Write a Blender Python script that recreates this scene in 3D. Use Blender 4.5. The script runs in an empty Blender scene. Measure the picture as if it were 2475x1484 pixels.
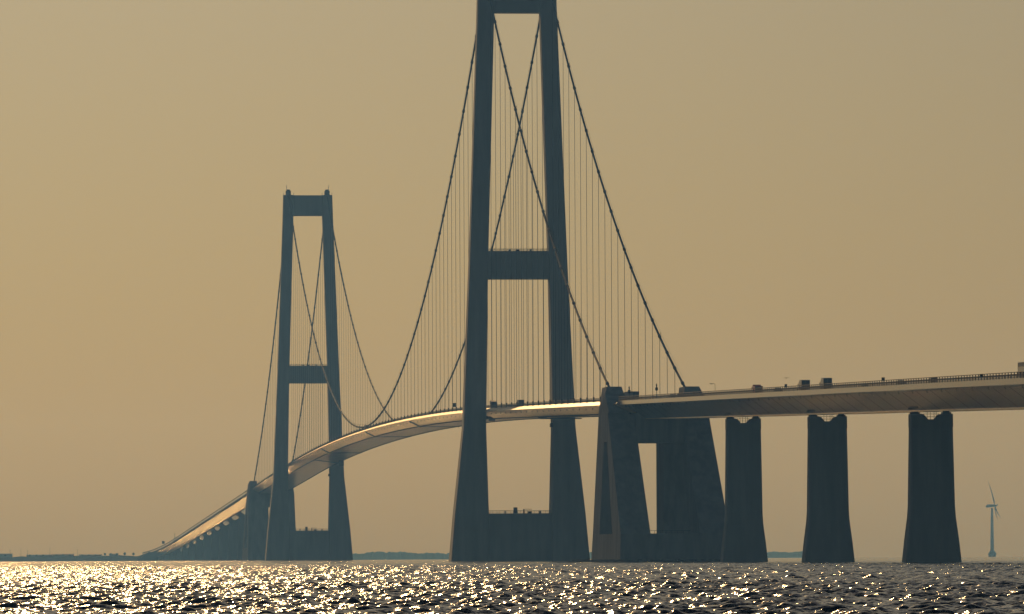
import bpy, math, random
import numpy as np
from mathutils import Matrix, Vector

R = math.radians
random.seed(7)
sc = bpy.context.scene
col = sc.collection
R_EARTH = 7.4e6          # effective earth radius, with air refraction

# ---------------------------------------------------------------- camera
CAM_H = 2.7
cd = bpy.data.cameras.new('camera')
cd.sensor_width = 36.0
cd.lens = 36.0 * 15120 / 2475
cd.clip_start = 1.0
cd.clip_end = 90000.0
cam = bpy.data.objects.new('camera', cd)
col.objects.link(cam)
cam.matrix_world = (Matrix.Translation((0, 0, CAM_H)) @ Matrix.Rotation(R(90 + 2.259), 4, 'X')
                    @ Matrix.Rotation(R(-0.275), 4, 'Z'))
sc.camera = cam

# ---------------------------------------------------------------- light
SUN_AZ, SUN_EL = 8.0, 21.0      # degrees left of the view axis, degrees up
w = bpy.data.worlds.new('World')
sc.world = w
w.use_nodes = True
nt = w.node_tree
for n in list(nt.nodes):
    nt.nodes.remove(n)
out = nt.nodes.new('ShaderNodeOutputWorld')
bg = nt.nodes.new('ShaderNodeBackground')
sky = nt.nodes.new('ShaderNodeTexSky')
sky.sky_type = 'NISHITA'
sky.sun_disc = False
sky.sun_elevation = R(SUN_EL)
sky.sun_rotation = R(-SUN_AZ)
sky.air_density = 1.5
sky.dust_density = 2.0
sky.ozone_density = 2.0
# soft shoulder on the glow around the sun, then the warm evening tint of the dusty air
k1 = nt.nodes.new('ShaderNodeVectorMath'); k1.operation = 'MULTIPLY_ADD'
k1.inputs[1].default_value = (0.012, 0.012, 0.012)
k1.inputs[2].default_value = (1, 1, 1)
k2 = nt.nodes.new('ShaderNodeVectorMath'); k2.operation = 'DIVIDE'
k3 = nt.nodes.new('ShaderNodeVectorMath'); k3.operation = 'MULTIPLY'
k3.inputs[1].default_value = (0.181, 0.184, 0.205)
nt.links.new(sky.outputs['Color'], k1.inputs[0])
nt.links.new(sky.outputs['Color'], k2.inputs[0])
nt.links.new(k1.outputs[0], k2.inputs[1])
nt.links.new(k2.outputs[0], k3.inputs[0])
nt.links.new(k3.outputs[0], bg.inputs['Color'])
bg.inputs['Strength'].default_value = 0.10
nt.links.new(bg.outputs['Background'], out.inputs['Surface'])

sl = bpy.data.lights.new('sun', 'SUN')
sl.energy = 4.6
sl.angle = R(0.6)
sl.color = (1.0, 0.62, 0.28)
so = bpy.data.objects.new('sun', sl)
col.objects.link(so)
sd = Vector((-math.sin(R(SUN_AZ)) * math.cos(R(SUN_EL)), math.cos(R(SUN_AZ)) * math.cos(R(SUN_EL)), math.sin(R(SUN_EL))))
so.rotation_euler = sd.to_track_quat('Z', 'Y').to_euler()

sc.view_settings.view_transform = 'Standard'
sc.view_settings.look = 'None'
sc.view_settings.exposure = 0.0
sc.view_settings.gamma = 1.0
sc.view_settings.use_curve_mapping = False
sc.render.engine = 'CYCLES'
cy = sc.cycles
cy.use_denoising = True
cy.max_bounces = 6
cy.diffuse_bounces = 3
cy.glossy_bounces = 3
cy.volume_bounces = 1
cy.sample_clamp_direct = 60.0
cy.sample_clamp_indirect = 40.0
cy.blur_glossy = 0.3

# ---------------------------------------------------------------- materials
def material(name, color, rough=0.7, metal=0.0, spec=0.5, var=0.12, scale=0.15, streak=False):
    m = bpy.data.materials.new(name)
    m.use_nodes = True
    t = m.node_tree
    b = t.nodes['Principled BSDF']
    b.inputs['Roughness'].default_value = rough
    b.inputs['Metallic'].default_value = metal
    b.inputs['Specular IOR Level'].default_value = spec
    tc = t.nodes.new('ShaderNodeTexCoord')
    mp = t.nodes.new('ShaderNodeMapping')
    mp.inputs['Scale'].default_value = (1, 1, 0.12) if streak else (1, 1, 1)
    nz = t.nodes.new('ShaderNodeTexNoise')
    nz.inputs['Scale'].default_value = scale
    nz.inputs['Detail'].default_value = 6
    nz.inputs['Roughness'].default_value = 0.65
    rp = t.nodes.new('ShaderNodeValToRGB')
    rp.color_ramp.elements[0].position = 0.3
    rp.color_ramp.elements[1].position = 0.7
    rp.color_ramp.elements[0].color = tuple(c * (1 - var) for c in color) + (1,)
    rp.color_ramp.elements[1].color = tuple(min(1, c * (1 + var)) for c in color) + (1,)
    t.links.new(tc.outputs['Object'], mp.inputs['Vector'])
    t.links.new(mp.outputs['Vector'], nz.inputs['Vector'])
    t.links.new(nz.outputs['Fac'], rp.inputs['Fac'])
    t.links.new(rp.outputs['Color'], b.inputs['Base Color'])
    return m

M = {}
M['concrete'] = material('concrete', (0.22, 0.22, 0.21), 0.85, spec=0.2, var=0.18, scale=0.25, streak=True)
M['stained'] = material('stained_concrete', (0.2, 0.2, 0.2), 1.0, spec=0.0, var=0.25, scale=0.3, streak=True)
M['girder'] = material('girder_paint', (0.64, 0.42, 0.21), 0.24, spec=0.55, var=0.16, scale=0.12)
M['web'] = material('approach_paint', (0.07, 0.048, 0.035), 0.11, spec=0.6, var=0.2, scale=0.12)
M['asphalt'] = material('asphalt', (0.05, 0.05, 0.05), 0.85)
M['steel'] = material('grey_steel', (0.06, 0.06, 0.06), 0.8, spec=0.1)
M['cable'] = material('cable_paint', (0.05, 0.05, 0.05), 0.9, spec=0.03, var=0.1, scale=0.5)
M['dark'] = material('dark_steel', (0.03, 0.03, 0.03), 0.9, spec=0.05)
M['white'] = material('white_paint', (0.7, 0.7, 0.68), 0.35)
M['greybox'] = material('grey_box_panel', (0.38, 0.40, 0.42), 0.3, var=0.05)
M['darkbox'] = material('dark_tarpaulin', (0.06, 0.07, 0.09), 0.5)
M['red'] = material('red_paint', (0.45, 0.03, 0.04), 0.4)
M['bluecar'] = material('dark_blue_car_paint', (0.02, 0.03, 0.06), 0.2, var=0.05)
M['blackcar'] = material('black_car_paint', (0.015, 0.015, 0.017), 0.15, var=0.05)
M['silver'] = material('silver_car_paint', (0.35, 0.35, 0.36), 0.25, metal=0.5, var=0.05)
M['glass'] = material('window_glass', (0.02, 0.025, 0.03), 0.15, spec=0.3, var=0.02)
M['rubber'] = material('tyre_rubber', (0.02, 0.02, 0.02), 0.9)
M['soil'] = material('coast_soil', (0.03, 0.035, 0.025), 1.0, spec=0.0, var=0.3, scale=0.02)
M['rock'] = material('scour_rock', (0.025, 0.026, 0.026), 1.0, spec=0.0, var=0.4, scale=0.6)
M['leaf'] = material('foliage', (0.035, 0.05, 0.02), 1.0, spec=0.0, var=0.4, scale=0.3)
M['bark'] = material('bark', (0.07, 0.05, 0.035), 0.9)
M['brick'] = material('red_brick', (0.25, 0.12, 0.09), 0.85)
M['pale'] = material('pale_render', (0.5, 0.48, 0.43), 0.8)
M['roof'] = material('dark_roof_felt', (0.07, 0.07, 0.07), 0.9, spec=0.1)
M['blade'] = material('turbine_white', (0.85, 0.85, 0.83), 0.4, var=0.03)
M['feather'] = material('grey_feathers', (0.2, 0.2, 0.2), 0.8)

# ---------------------------------------------------------------- frames of reference
NP = Vector((2.62, 2730.0, 0))                       # foot of the near pylon
AX = Vector((-0.08898, 0.99603, 0)).normalized()      # along the bridge, away from the camera
NX = Vector((AX.y, -AX.x, 0))                         # across, to the right
HEAD = math.atan2(-AX.x, AX.y)

def drop(x, y):
    return (x * x + y * y) / (2 * R_EARTH)

def P(v, L, h):
    x = NP.x + AX.x * v + NX.x * L
    y = NP.y + AX.y * v + NX.y * L
    return Vector((x, y, h - drop(x, y)))

def road(v):                                          # height of the roadway edge
    s = v - 812.0
    a = abs(s)
    if a < 836:
        return 74.2 - a * a / 88000.0
    g = 0.0190 if s < 0 else 0.0197
    h = 74.2 - 836 * 836 / 88000.0
    if s > 0 and a > 3000:
        h -= g * (3000 - 836)
        t = min(a - 3000, 1500.0)
        return h - g * (t - t * t / 3000.0)
    return h - g * (a - 836)

def grade(v):
    return (road(v + 2) - road(v - 2)) / 4.0

ORIG = {}

def tag(o, label=None, cat=None, group=None, kind=None):
    if label: o['label'] = label
    if cat: o['category'] = cat
    if group: o['group'] = group
    if kind: o['kind'] = kind
    return o

def empty(name, loc, rot=(0, 0, 0)):
    o = bpy.data.objects.new(name, None)
    o.empty_display_size = 2
    o.location = loc
    o.rotation_euler = rot
    col.objects.link(o)
    ORIG[o] = Vector(loc)
    return o

class MB:
    """collects faces; build() links them as one mesh object"""
    def __init__(self):
        self.v = []; self.f = []
    def add(self, vs, fs):
        b = len(self.v)
        self.v += [tuple(p) for p in vs]
        self.f += [tuple(i + b for i in f) for f in fs]
    def box(self, a, b, fn=None):
        x0, y0, z0 = a; x1, y1, z1 = b
        c = [(x0, y0, z0), (x1, y0, z0), (x1, y1, z0), (x0, y1, z0), (x0, y0, z1), (x1, y0, z1), (x1, y1, z1), (x0, y1, z1)]
        if fn: c = [fn(*p) for p in c]
        self.add(c, [(0, 3, 2, 1), (4, 5, 6, 7), (0, 1, 5, 4), (1, 2, 6, 5), (2, 3, 7, 6), (3, 0, 4, 7)])
    def loft(self, rings, cap=True, closed=True):
        n = len(rings[0]); b = len(self.v)
        for r in rings: self.v += [tuple(p) for p in r]
        for i in range(len(rings) - 1):
            for k in range(n if closed else n - 1):
                k2 = (k + 1) % n
                self.f.append((b + i * n + k, b + i * n + k2, b + (i + 1) * n + k2, b + (i + 1) * n + k))
        if cap:
            self.f.append(tuple(b + k for k in range(n))[::-1])
            self.f.append(tuple(b + (len(rings) - 1) * n + k for k in range(n)))
    def tube(self, pts, r, n=6, cap=True):
        pts = [Vector(p) for p in pts]
        rs = r if isinstance(r, (list, tuple)) else [r] * len(pts)
        rings = []
        for i, p in enumerate(pts):
            d = (pts[min(i + 1, len(pts) - 1)] - pts[max(i - 1, 0)]).normalized()
            u = d.cross(Vector((0, 0, 1)))
            if u.length < 0.05: u = Vector((1, 0, 0))
            u.normalize(); q = u.cross(d)
            rings.append([p + (u * math.cos(2 * math.pi * k / n) + q * math.sin(2 * math.pi * k / n)) * rs[i] for k in range(n)])
        self.loft(rings, cap)
    def sphere(self, c, rx, ry=None, rz=None, n=10, m=6):
        ry = ry or rx; rz = rz or rx
        rings = []
        for i in range(1, m):
            t = math.pi * i / m
            rings.append([(c[0] + rx * math.sin(t) * math.cos(2 * math.pi * k / n), c[1] + ry * math.sin(t) * math.sin(2 * math.pi * k / n), c[2] - rz * math.cos(t)) for k in range(n)])
        self.loft(rings)
    def build(self, name, mat, parent=None, smooth=False):
        off = ORIG[parent] if parent in ORIG and ORIG[parent] is not None else Vector((0, 0, 0))
        me = bpy.data.meshes.new(name)
        vv = np.array(self.v, dtype=np.float64) - np.array(off)
        me.from_pydata([tuple(p) for p in vv], [], self.f)
        if mat: me.materials.append(mat)
        if smooth:
            for p in me.polygons: p.use_smooth = True
        me.validate()
        o = bpy.data.objects.new(name, me)
        col.objects.link(o)
        if parent is not None: o.parent = parent
        ORIG[o] = Vector(off)
        return o

def outward(o):
    import bmesh
    b = bmesh.new(); b.from_mesh(o.data)
    bmesh.ops.recalc_face_normals(b, faces=b.faces)
    b.to_mesh(o.data); b.free()
    return o

# ---------------------------------------------------------------- water
def make_water():
    rng = np.random.RandomState(5)
    rs = [15.0]
    while rs[-1] < 12900:
        r = rs[-1]
        rs.append(r + (10.0 if r < 200 else 0.22 if r < 560 else 0.40 if r < 1400 else min(0.0011 * (r - 1400) + 0.40, 40)))
    rs = np.array(rs)
    fine = np.arange(-5.6, 5.6001, 0.026)
    side = []
    a = 6.0; st = 0.03
    while a < 75:
        st *= 1.14
        a += st
        side.append(a)
    side = np.array(side)
    th = np.radians(np.concatenate([-side[::-1], fine, side]))
    dth = np.gradient(th)
    RR, TH = np.meshgrid(rs, th, indexing='ij')
    DR = np.gradient(rs)[:, None] * np.ones_like(TH)
    DL = RR * dth[None, :]
    X = (RR * np.sin(TH)).astype(np.float32); Y = (RR * np.cos(TH)).astype(np.float32)
    DR = DR.astype(np.float32); DL = DL.astype(np.float32)
    Z = np.zeros_like(X); DX = np.zeros_like(X); DY = np.zeros_like(X)
    # wind sea: crests roll from far left towards the near right
    N = 84
    lam = 0.65 * (4.6 / 0.65) ** rng.rand(N)
    for i in range(N):
        k = 2 * math.pi / lam[i]
        ang = math.radians(248) + rng.randn() * math.radians(42)     # direction of travel
        slope = 0.073 * (1.0 if lam[i] < 3 else 0.7)
        A = slope / k
        kx, ky = k * math.cos(ang), k * math.sin(ang)
        ph = rng.rand() * 2 * math.pi
        # fade a component where the grid cannot carry it
        need = np.maximum(DR * abs(ky) / k, DL * abs(kx) / k) + 0.15 * np.maximum(DR, DL)
        fade = np.clip((lam[i] / np.maximum(need, 1e-6) - 2.5) / 3.0, 0, 1)
        # groups of higher and lower waves
        g = 0.75 + 0.5 * np.sin(X * 0.11 * math.cos(ph) + Y * 0.05 * math.sin(ph * 3) + ph)
        arg = kx * X + ky * Y + ph
        Z += fade * g * A * np.cos(arg)
        DX -= fade * g * A * math.cos(ang) * np.sin(arg) * 0.35
        DY -= fade * g * A * math.sin(ang) * np.sin(arg) * 0.45
    near = np.clip((RR - 60) / 120, 0, 1)
    X = X + DX * near; Y = Y + DY * near
    Z = Z * near - (X * X + Y * Y) / (2 * R_EARTH)
    nr, nc = X.shape
    co = np.stack([X, Y, Z], -1).reshape(-1, 3).astype(np.float32)
    idx = np.arange(nr * nc, dtype=np.int32).reshape(nr, nc)
    q = np.stack([idx[:-1, :-1], idx[:-1, 1:], idx[1:, 1:], idx[1:, :-1]], -1).reshape(-1, 4)
    me = bpy.data.meshes.new('sea')
    me.vertices.add(len(co)); me.vertices.foreach_set('co', co.ravel())
    me.loops.add(q.size); me.loops.foreach_set('vertex_index', np.ascontiguousarray(q).ravel())
    me.polygons.add(len(q))
    me.polygons.foreach_set('loop_start', np.arange(0, q.size, 4, dtype=np.int32))
    me.polygons.foreach_set('loop_total', np.full(len(q), 4, dtype=np.int32))
    me.polygons.foreach_set('use_smooth', np.ones(len(q), dtype=bool))
    me.update()
    m = bpy.data.materials.new('sea_water'); m.use_nodes = True
    t = m.node_tree; b = t.nodes['Principled BSDF']
    b.inputs['Base Color'].default_value = (0.004, 0.017, 0.034, 1)
    b.inputs['Roughness'].default_value = 0.08
    b.inputs['IOR'].default_value = 1.333
    b.inputs['Specular IOR Level'].default_value = 0.3
    # ripples too small for the mesh: they tilt the surface normal
    ge = t.nodes.new('ShaderNodeNewGeometry')
    acc = ge.outputs['Normal']
    for sc_, am in ((1.1, 0.5), (3.4, 0.8), (8.0, 0.9)):
        mp = t.nodes.new('ShaderNodeMapping')
        mp.inputs['Rotation'].default_value = (0, 0, R(22))
        mp.inputs['Scale'].default_value = (0.6, 1.0, 1.0)
        nz = t.nodes.new('ShaderNodeTexNoise')
        nz.inputs['Scale'].default_value = sc_
        nz.inputs['Detail'].default_value = 2
        su = t.nodes.new('ShaderNodeVectorMath'); su.operation = 'SUBTRACT'; su.inputs[1].default_value = (0.5, 0.5, 0.5)
        mu = t.nodes.new('ShaderNodeVectorMath'); mu.operation = 'MULTIPLY'; mu.inputs[1].default_value = (am, am, 0)
        ad = t.nodes.new('ShaderNodeVectorMath'); ad.operation = 'ADD'
        t.links.new(ge.outputs['Position'], mp.inputs['Vector'])
        t.links.new(mp.outputs['Vector'], nz.inputs['Vector'])
        t.links.new(nz.outputs['Color'], su.inputs[0])
        t.links.new(su.outputs[0], mu.inputs[0])
        t.links.new(acc, ad.inputs[0]); t.links.new(mu.outputs[0], ad.inputs[1])
        acc = ad.outputs[0]
    nm = t.nodes.new('ShaderNodeVectorMath'); nm.operation = 'NORMALIZE'
    t.links.new(acc, nm.inputs[0])
    t.links.new(nm.outputs[0], b.inputs['Normal'])
    me.materials.append(m)
    o = bpy.data.objects.new('water', me)
    col.objects.link(o)
    tag(o, 'choppy dark sea glittering gold towards the left under the bridge', 'sea', kind='structure')
    return o
make_water()

# ---------------------------------------------------------------- suspension bridge
root = empty('suspension_bridge', P(0, 0, 0), (0, 0, 0))
tag(root, 'long hazy suspension bridge with two tall concrete pylons and curved box deck', 'bridge')

def lerp_table(tab, h):
    for (h0, a), (h1, b) in zip(tab, tab[1:]):
        if h <= h1:
            t = (h - h0) / (h1 - h0)
            return a + (b - a) * t
    return tab[-1][1]
OUTER = [(-6, 30.5), (0, 30.3), (20.8, 28.5), (58, 24.5), (129, 21.4), (236, 17.5), (254, 17.0)]
INNER = [(-6, 13.6), (0, 13.6), (20.8, 13.75), (58, 14.6), (129, 13.4), (236, 10.2), (254, 9.7)]
THICK = [(-6, 8.0), (20.8, 7.2), (58, 5.6), (129, 4.8), (254, 3.8)]      # half thickness along the bridge

def make_pylon(v0, label):
    mb = MB()
    hs = [-6, 0, 10, 20.8, 39, 58, 80, 105, 129, 160, 200, 236, 254]
    for s in (-1, 1):
        rings = []
        for h in hs:
            o, i, t = lerp_table(OUTER, h), lerp_table(INNER, h), lerp_table(THICK, h)
            c = 0.5
            ring = [(i, -t + c), (i + c, -t), (o - c, -t), (o, -t + c), (o, t - c), (o - c, t), (i + c, t), (i, t - c)]
            ring = [P(v0 + b, s * a, h) for a, b in ring]
            if s < 0: ring = ring[::-1]
            rings.append(ring)
        mb.loft(rings)
    body = mb.build('pylon', M['concrete'], root)
    outward(body)
    body['label'] = label
    # solid base wall between the legs
    b = MB(); b.box((v0 - 6.2, -14.2, -6), (v0 + 6.2, 14.2, 20.8), P)
    b.build('base_wall', M['concrete'], body)
    for h0, h1, t in ((123.0, 135.2, 4.0), (239.6, 253.8, 3.3)):
        c = MB()
        L0, L1 = lerp_table(INNER, h0) + .8, lerp_table(INNER, h1) + .8
        q = [P(v0 + a * t, s * (L0 if h == h0 else L1), h) for h in (h0, h1) for a, s in ((-1, -1), (-1, 1), (1, 1), (1, -1))]
        c.add(q, [(0, 3, 2, 1), (4, 5, 6, 7), (0, 1, 5, 4), (1, 2, 6, 5), (2, 3, 7, 6), (3, 0, 4, 7)])
        c.build('crossbeam', M['concrete'], body)
    for s in (-1, 1):
        c = MB()
        c.box((v0 - 3.2, s * 13.5 - 1.7, 253.9), (v0 + 3.2, s * 13.5 + 1.7, 257.0), P)
        c.box((v0 - 2.2, s * 13.5 - 1.2, 257.0), (v0 + 2.2, s * 13.5 + 1.2, 257.9), P)
        c.build('saddle_housing', M['steel'], body)
        c = MB()
        c.tube([P(v0, s * 14.6, 257.5), P(v0, s * 14.6, 261.3)], 0.13)
        c.tube([P(v0, s * 14.9, 259.6), P(v0, s * 14.3, 259.6)], 0.1)
        c.build('mast', M['steel'], body)
        for L in (9.9, 16.8):
            c = MB()
            c.tube([P(v0 - 3.5, s * L, 253.8), P(v0 - 3.5, s * L, 255.6)], 0.12)
            c.build('roof_post', M['steel'], body)
    def rails(h, half, t, posts, hh):
        c = MB()
        for a in (-1, 1):
            for z in (0.5, 1.0):
                c.tube([P(v0 + a * t, -half, h + z * hh), P(v0 + a * t, half, h + z * hh)], 0.05, 4)
            for k in range(posts):
                L = -half + 2 * half * (k + .5) / posts
                c.tube([P(v0 + a * t, L, h - .05), P(v0 + a * t, L, h + hh)], 0.06, 4)
        return c
    rails(135.2, 13.2, 3.8, 14, 1.1).build('railing', M['dark'], body)
    rails(20.8, 13.7, 5.9, 9, 1.2).build('railing', M['dark'], body)
    c = MB()
    c.box((v0 - 3.8, -2.6, 20.79), (v0 - 1.8, -1.0, 23.4), P)
    c.build('hatch_housing', M['steel'], body)
    for L, w_, hh in ((3.6, 1.6, .9), (-6.5, .4, 1.2), (8.6, .8, 1.0)):
        c = MB(); c.box((v0 - 3.4, L, 20.79), (v0 - 2.0, L + w_, 20.8 + hh), P)
        c.build('deck_locker', M['steel'], body)
    c = MB(); c.box((v0 - 3.1, 1.6, 20.79), (v0 - 2.6, 2.1, 22.5), P); c.box((v0 - 3.1, 1.6, 22.498), (v0 - 2.6, 5.4, 22.7), P)
    c.build('davit', M['steel'], body)
    for L, w_, hh in ((-4, .8, .9), (-.9, 1.6, .8), (5.3, .7, 1.0)):
        c = MB(); c.box((v0 - 1, L, 135.19), (v0 + .5, L + w_, 135.2 + hh), P)
        c.build('beam_locker', M['steel'], body)
    # bearing platform hanging on the inner face of the right leg
    c = MB()
    c.box((v0 - 5.2, 13.4, road(v0) - 8.4), (v0 - 2.2, 14.9, road(v0) - 8.1), P)
    c.box((v0 - 5.2, 13.4, road(v0) - 7.0), (v0 - 2.2, 13.55, road(v0) - 6.9), P)
    for a in (-5.15, -3.7, -2.25):
        c.tube([P(v0 + a, 13.47, road(v0) - 8.2), P(v0 + a, 13.47, road(v0) - 6.9)], .06, 4)
    c.box((v0 - 4.8, 13.6, road(v0) - 8.1), (v0 - 3.2, 14.7, road(v0) - 6.6), P)
    c.build('service_platform', M['dark'], body)
    return body
make_pylon(0.0, 'nearer and larger concrete pylon, its top cut by the frame')
make_pylon(1624.0, 'farther paler pylon seen whole down to the water')

# stiffening girder
SUSP = [(-13.4, 0.0), (-15.5, -1.35), (-9.6, -4.35), (9.6, -4.35), (15.5, -1.35), (13.4, 0.0)]
APPR = [(-13.6, 0.0), (-14.6, -0.12), (-14.6, -1.45), (-11.4, -1.75), (-5.4, -6.3), (5.4, -6.3), (11.4, -1.75), (14.6, -1.45), (14.6, -0.12), (13.6, 0.0)]
def girder(prof, v0, v1, step, parent, mat, name):
    mb = MB()
    n = max(2, int(round((v1 - v0) / step)) + 1)
    rings = []
    for i in range(n):
        v = v0 + (v1 - v0) * i / (n - 1)
        rings.append([P(v, L, road(v) + h) for L, h in prof])
    mb.loft(rings)
    o = mb.build(name, mat, parent)
    outward(o)
    return o
A_N0, A_N1 = -595.0, -497.0         # near anchor block
A_F0, A_F1 = 2121.0, 2219.0         # far anchor block
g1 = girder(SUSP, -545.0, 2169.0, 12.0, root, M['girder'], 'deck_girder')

def deck_strip(v0, v1, L0, L1, h, step, parent, mat, name, th=0.0):
    mb = MB(); n = int((v1 - v0) / step) + 1; rings = []
    for i in range(n + 1):
        v = v0 + (v1 - v0) * i / n
        rings.append([P(v, L0, road(v) + h), P(v, L1, road(v) + h), P(v, L1, road(v) + h + th), P(v, L0, road(v) + h + th)])
    mb.loft(rings)
    o = mb.build(name, mat, parent); outward(o)
    return o

def rails_along(v0, v1, sides, step, parent, name='railing', top=1.25):
    mb = MB()
    n = int((v1 - v0) / step)
    for L in sides:
        for hh, r in ((top, .09), (top * .62, .08), (top * .40, .08), (top * .18, .08)):
            pts = [P(v0 + (v1 - v0) * i / max(2, n // 6), L, road(v0 + (v1 - v0) * i / max(2, n // 6)) + hh) for i in range(max(2, n // 6) + 1)]
            mb.tube(pts, r, 4)
        for i in range(n + 1):
            v = v0 + (v1 - v0) * i / n
            z = road(v)
            mb.box((v - .12, L - .09, z - .05), (v + .12, L + .09, z + top), P)
    return mb.build(name, M['dark'], parent)

def guard_rail(v0, v1, Ls, parent):
    mb = MB()
    for L in Ls:
        n = int((v1 - v0) / 24)
        rings = []
        for i in range(n + 1):
            v = v0 + (v1 - v0) * i / n
            z = road(v)
            rings.append([P(v, L - .08, z + .48), P(v, L + .08, z + .48), P(v, L + .08, z + .80), P(v, L - .08, z + .80)])
        mb.loft(rings)
        n = int((v1 - v0) / 8)
        for i in range(n):
            v = v0 + 8 * i + 4
            z = road(v)
            mb.box((v - .06, L - .05, z), (v + .06, L + .05, z + .5), P)
    return mb.build('guard_rail', M['steel'], parent)

deck_strip(-545, 2169, -11.6, 11.6, 0.06, 12, root, M['asphalt'], 'roadway', -0.04)
rails_along(-545, 2169, (-13.2, 13.2), 4.0, root)
guard_rail(-545, 2169, (-1.0, 1.0, -11.9, 11.9), root)

# inspection-gantry rails and hanger brackets under the box
mb = MB()
for L in (-9.9, 9.9):
    rings = []
    for i in range(240):
        v = -545 + 2714 * i / 239
        z = road(v) - 4.3
        rings.append([P(v, L - .18, z - .42), P(v, L + .18, z - .42), P(v, L + .18, z), P(v, L - .18, z)])
    mb.loft(rings)
mb.build('soffit_edge_strip', M['dark'], root)
def web_point(L, out_=0.0):           # height of the lower web at lateral L, relative to the road
    t = (abs(L) - 9.6) / (15.5 - 9.6)
    return -4.35 + 3.0 * t - out_
HANG_V = [v for v in np.arange(-545 + 19, 2169 - 5, 24.0) if abs(v) > 14 and abs(v - 1624) > 14]
rest = MB()
for k, v in enumerate(HANG_V):
    mb = MB() if k < 90 else rest
    mb.tube([P(v, -13.9, road(v) + web_point(13.9) - .02), P(v, -13.9, road(v) + web_point(13.9) - .55)], .16, 5)
    if k < 90: mb.build('drain_pipe', M['dark'], root)
rest.build('drain_pipe', M['dark'], root)['kind'] = 'stuff'
for v in (448.0, 789.0, 1216.0):
    mb = MB()
    for s in (-1, 1):
        q = [P(v + a, s * L, road(v) + web_point(L, o_)) for a in (-.9, .9) for L, o_ in ((15.3, .02), (9.6, .02), (9.6, .75), (15.3, .75))]
        mb.add(q, [(0, 1, 2, 3), (7, 6, 5, 4), (0, 4, 5, 1), (1, 5, 6, 2), (2, 6, 7, 3), (3, 7, 4, 0)])
    mb.box((v - .5, -9.6, road(v) - 4.75), (v + .5, 9.6, road(v) - 4.45), P)
    outward(mb.build('inspection_gantry', M['steel'], root))
mb = MB()
for v in (-191.0,):
    mb.box((v - 10, -8.4, road(v) - 5.0), (v + 10, -6.6, road(v) - 4.45), P)
    mb.box((v - 1, -8.4, road(v) - 5.4), (v + 1, 8.4, road(v) - 5.0), P)
mb.build('inspection_gantry', M['dark'], root)
mb = MB()
for a, b in ((14.0, 30.0),):
    mb.box((a, -11.9, road(20) - 5.6), (a + .5, -9.0, road(20) - 3.6), P)
    mb.box((a, -14.9, road(20) - 2.4), (b - 6, -12.2, road(20) - 2.0), P)
    mb.tube([P(a, -14.9, road(20) - 3.4), P(b, -12, road(20) - 4.0)], .14, 5)
    mb.tube([P(a, -14.9, road(20) - 1.0), P(b - 4, -14.4, road(20) - 2.9)], .14, 5)
    mb.box((b - 8, -12.4, road(20) - 4.6), (b, -11.0, road(20) - 3.3), P)
mb.build('tower_walkway', M['dark'], root)
# buffer device and platform at the far pylon
mb = MB()
mb.tube([P(1390, -9, road(1390) - 4.4), P(1400, 9.2, road(1400) - 6.4)], .25, 5)
mb.box((1396, 7.4, road(1390) - 8.2), (1400, 10.4, road(1390) - 4.6), P)
mb.build('service_platform', M['dark'], root)

# main cables
CT = 255.0
def cable_h(v):
    if v < 0:
        t = -v / 511.0; return CT + (61.4 - CT) * t - 4 * 17.5 * t * (1 - t)
    if v > 1624:
        t = (v - 1624) / 511.0; return CT + (61.4 - CT) * t - 4 * 17.5 * t * (1 - t)
    t = v / 1624.0
    return CT - 4 * 179.2 * t * (1 - t)
cables = []
for s in (-1, 1):
    mb = MB()
    pts = [P(v, s * 13.5, cable_h(v)) for v in np.concatenate([np.linspace(-511, 0, 44), np.linspace(0, 1624, 138)[1:], np.linspace(1624, 2135, 44)[1:]])]
    mb.tube(pts, 0.43, 8)
    for v in HANG_V:
        if v < -508 or v > 2132: continue
        c = P(v, s * 13.5, cable_h(v))
        d = (P(v + 1, s * 13.5, cable_h(v + 1)) - P(v - 1, s * 13.5, cable_h(v - 1))).normalized()
        mb.tube([c - d * .9, c + d * .9], 0.62, 8)
        if random.random() < .3:
            mb.tube([c, c + Vector((0, 0, 1.5)) + NX * random.uniform(-.6, .6)], .09, 4)
    o = mb.build('main_cable', M['cable'], root, smooth=True)
    o['label'] = 'left main cable' if s < 0 else 'right main cable'
    cables.append(o)
# hand ropes over the cables
for s, o in zip((-1, 1), cables):
    mb = MB()
    for dL in (-.45, .45):
        pts = [P(v, s * 13.5 + dL, cable_h(v) + 1.35) for v in np.concatenate([np.linspace(-500, -6, 44), np.linspace(6, 1618, 138), np.linspace(1630, 2120, 44)])]
        mb.tube(pts, .035, 3)
    mb.build('hand_rope', M['dark'], o)
# vertical hangers
hl = []
for v in HANG_V:
    for s in (-1, 1):
        top, bot = cable_h(v), road(v) - .2
        if top - bot < 1.2 or v < -500 or v > 2125: continue
        D = 2730 + v
        hl.append(((top - bot) / D ** 2 if True else 0, v, s, top, bot))
hl.sort(reverse=True)
rest = MB()
for k, (_, v, s, top, bot) in enumerate(hl):
    m_ = MB() if k < 98 else rest
    m_.tube([P(v - .25, s * 13.5, bot), P(v - .25, s * 13.5, top)], 0.06, 4)
    m_.tube([P(v + .25, s * 13.5, bot), P(v + .25, s * 13.5, top)], 0.06, 4)
    m_.box((v - .5, s * 13.5 - .25, bot), (v + .5, s * 13.5 + .25, bot + 2.0), P)
    if k < 98:
        m_.build('hanger', M['cable'], root)
o = rest.build('hanger', M['cable'], root)
o['kind'] = 'stuff'
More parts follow.
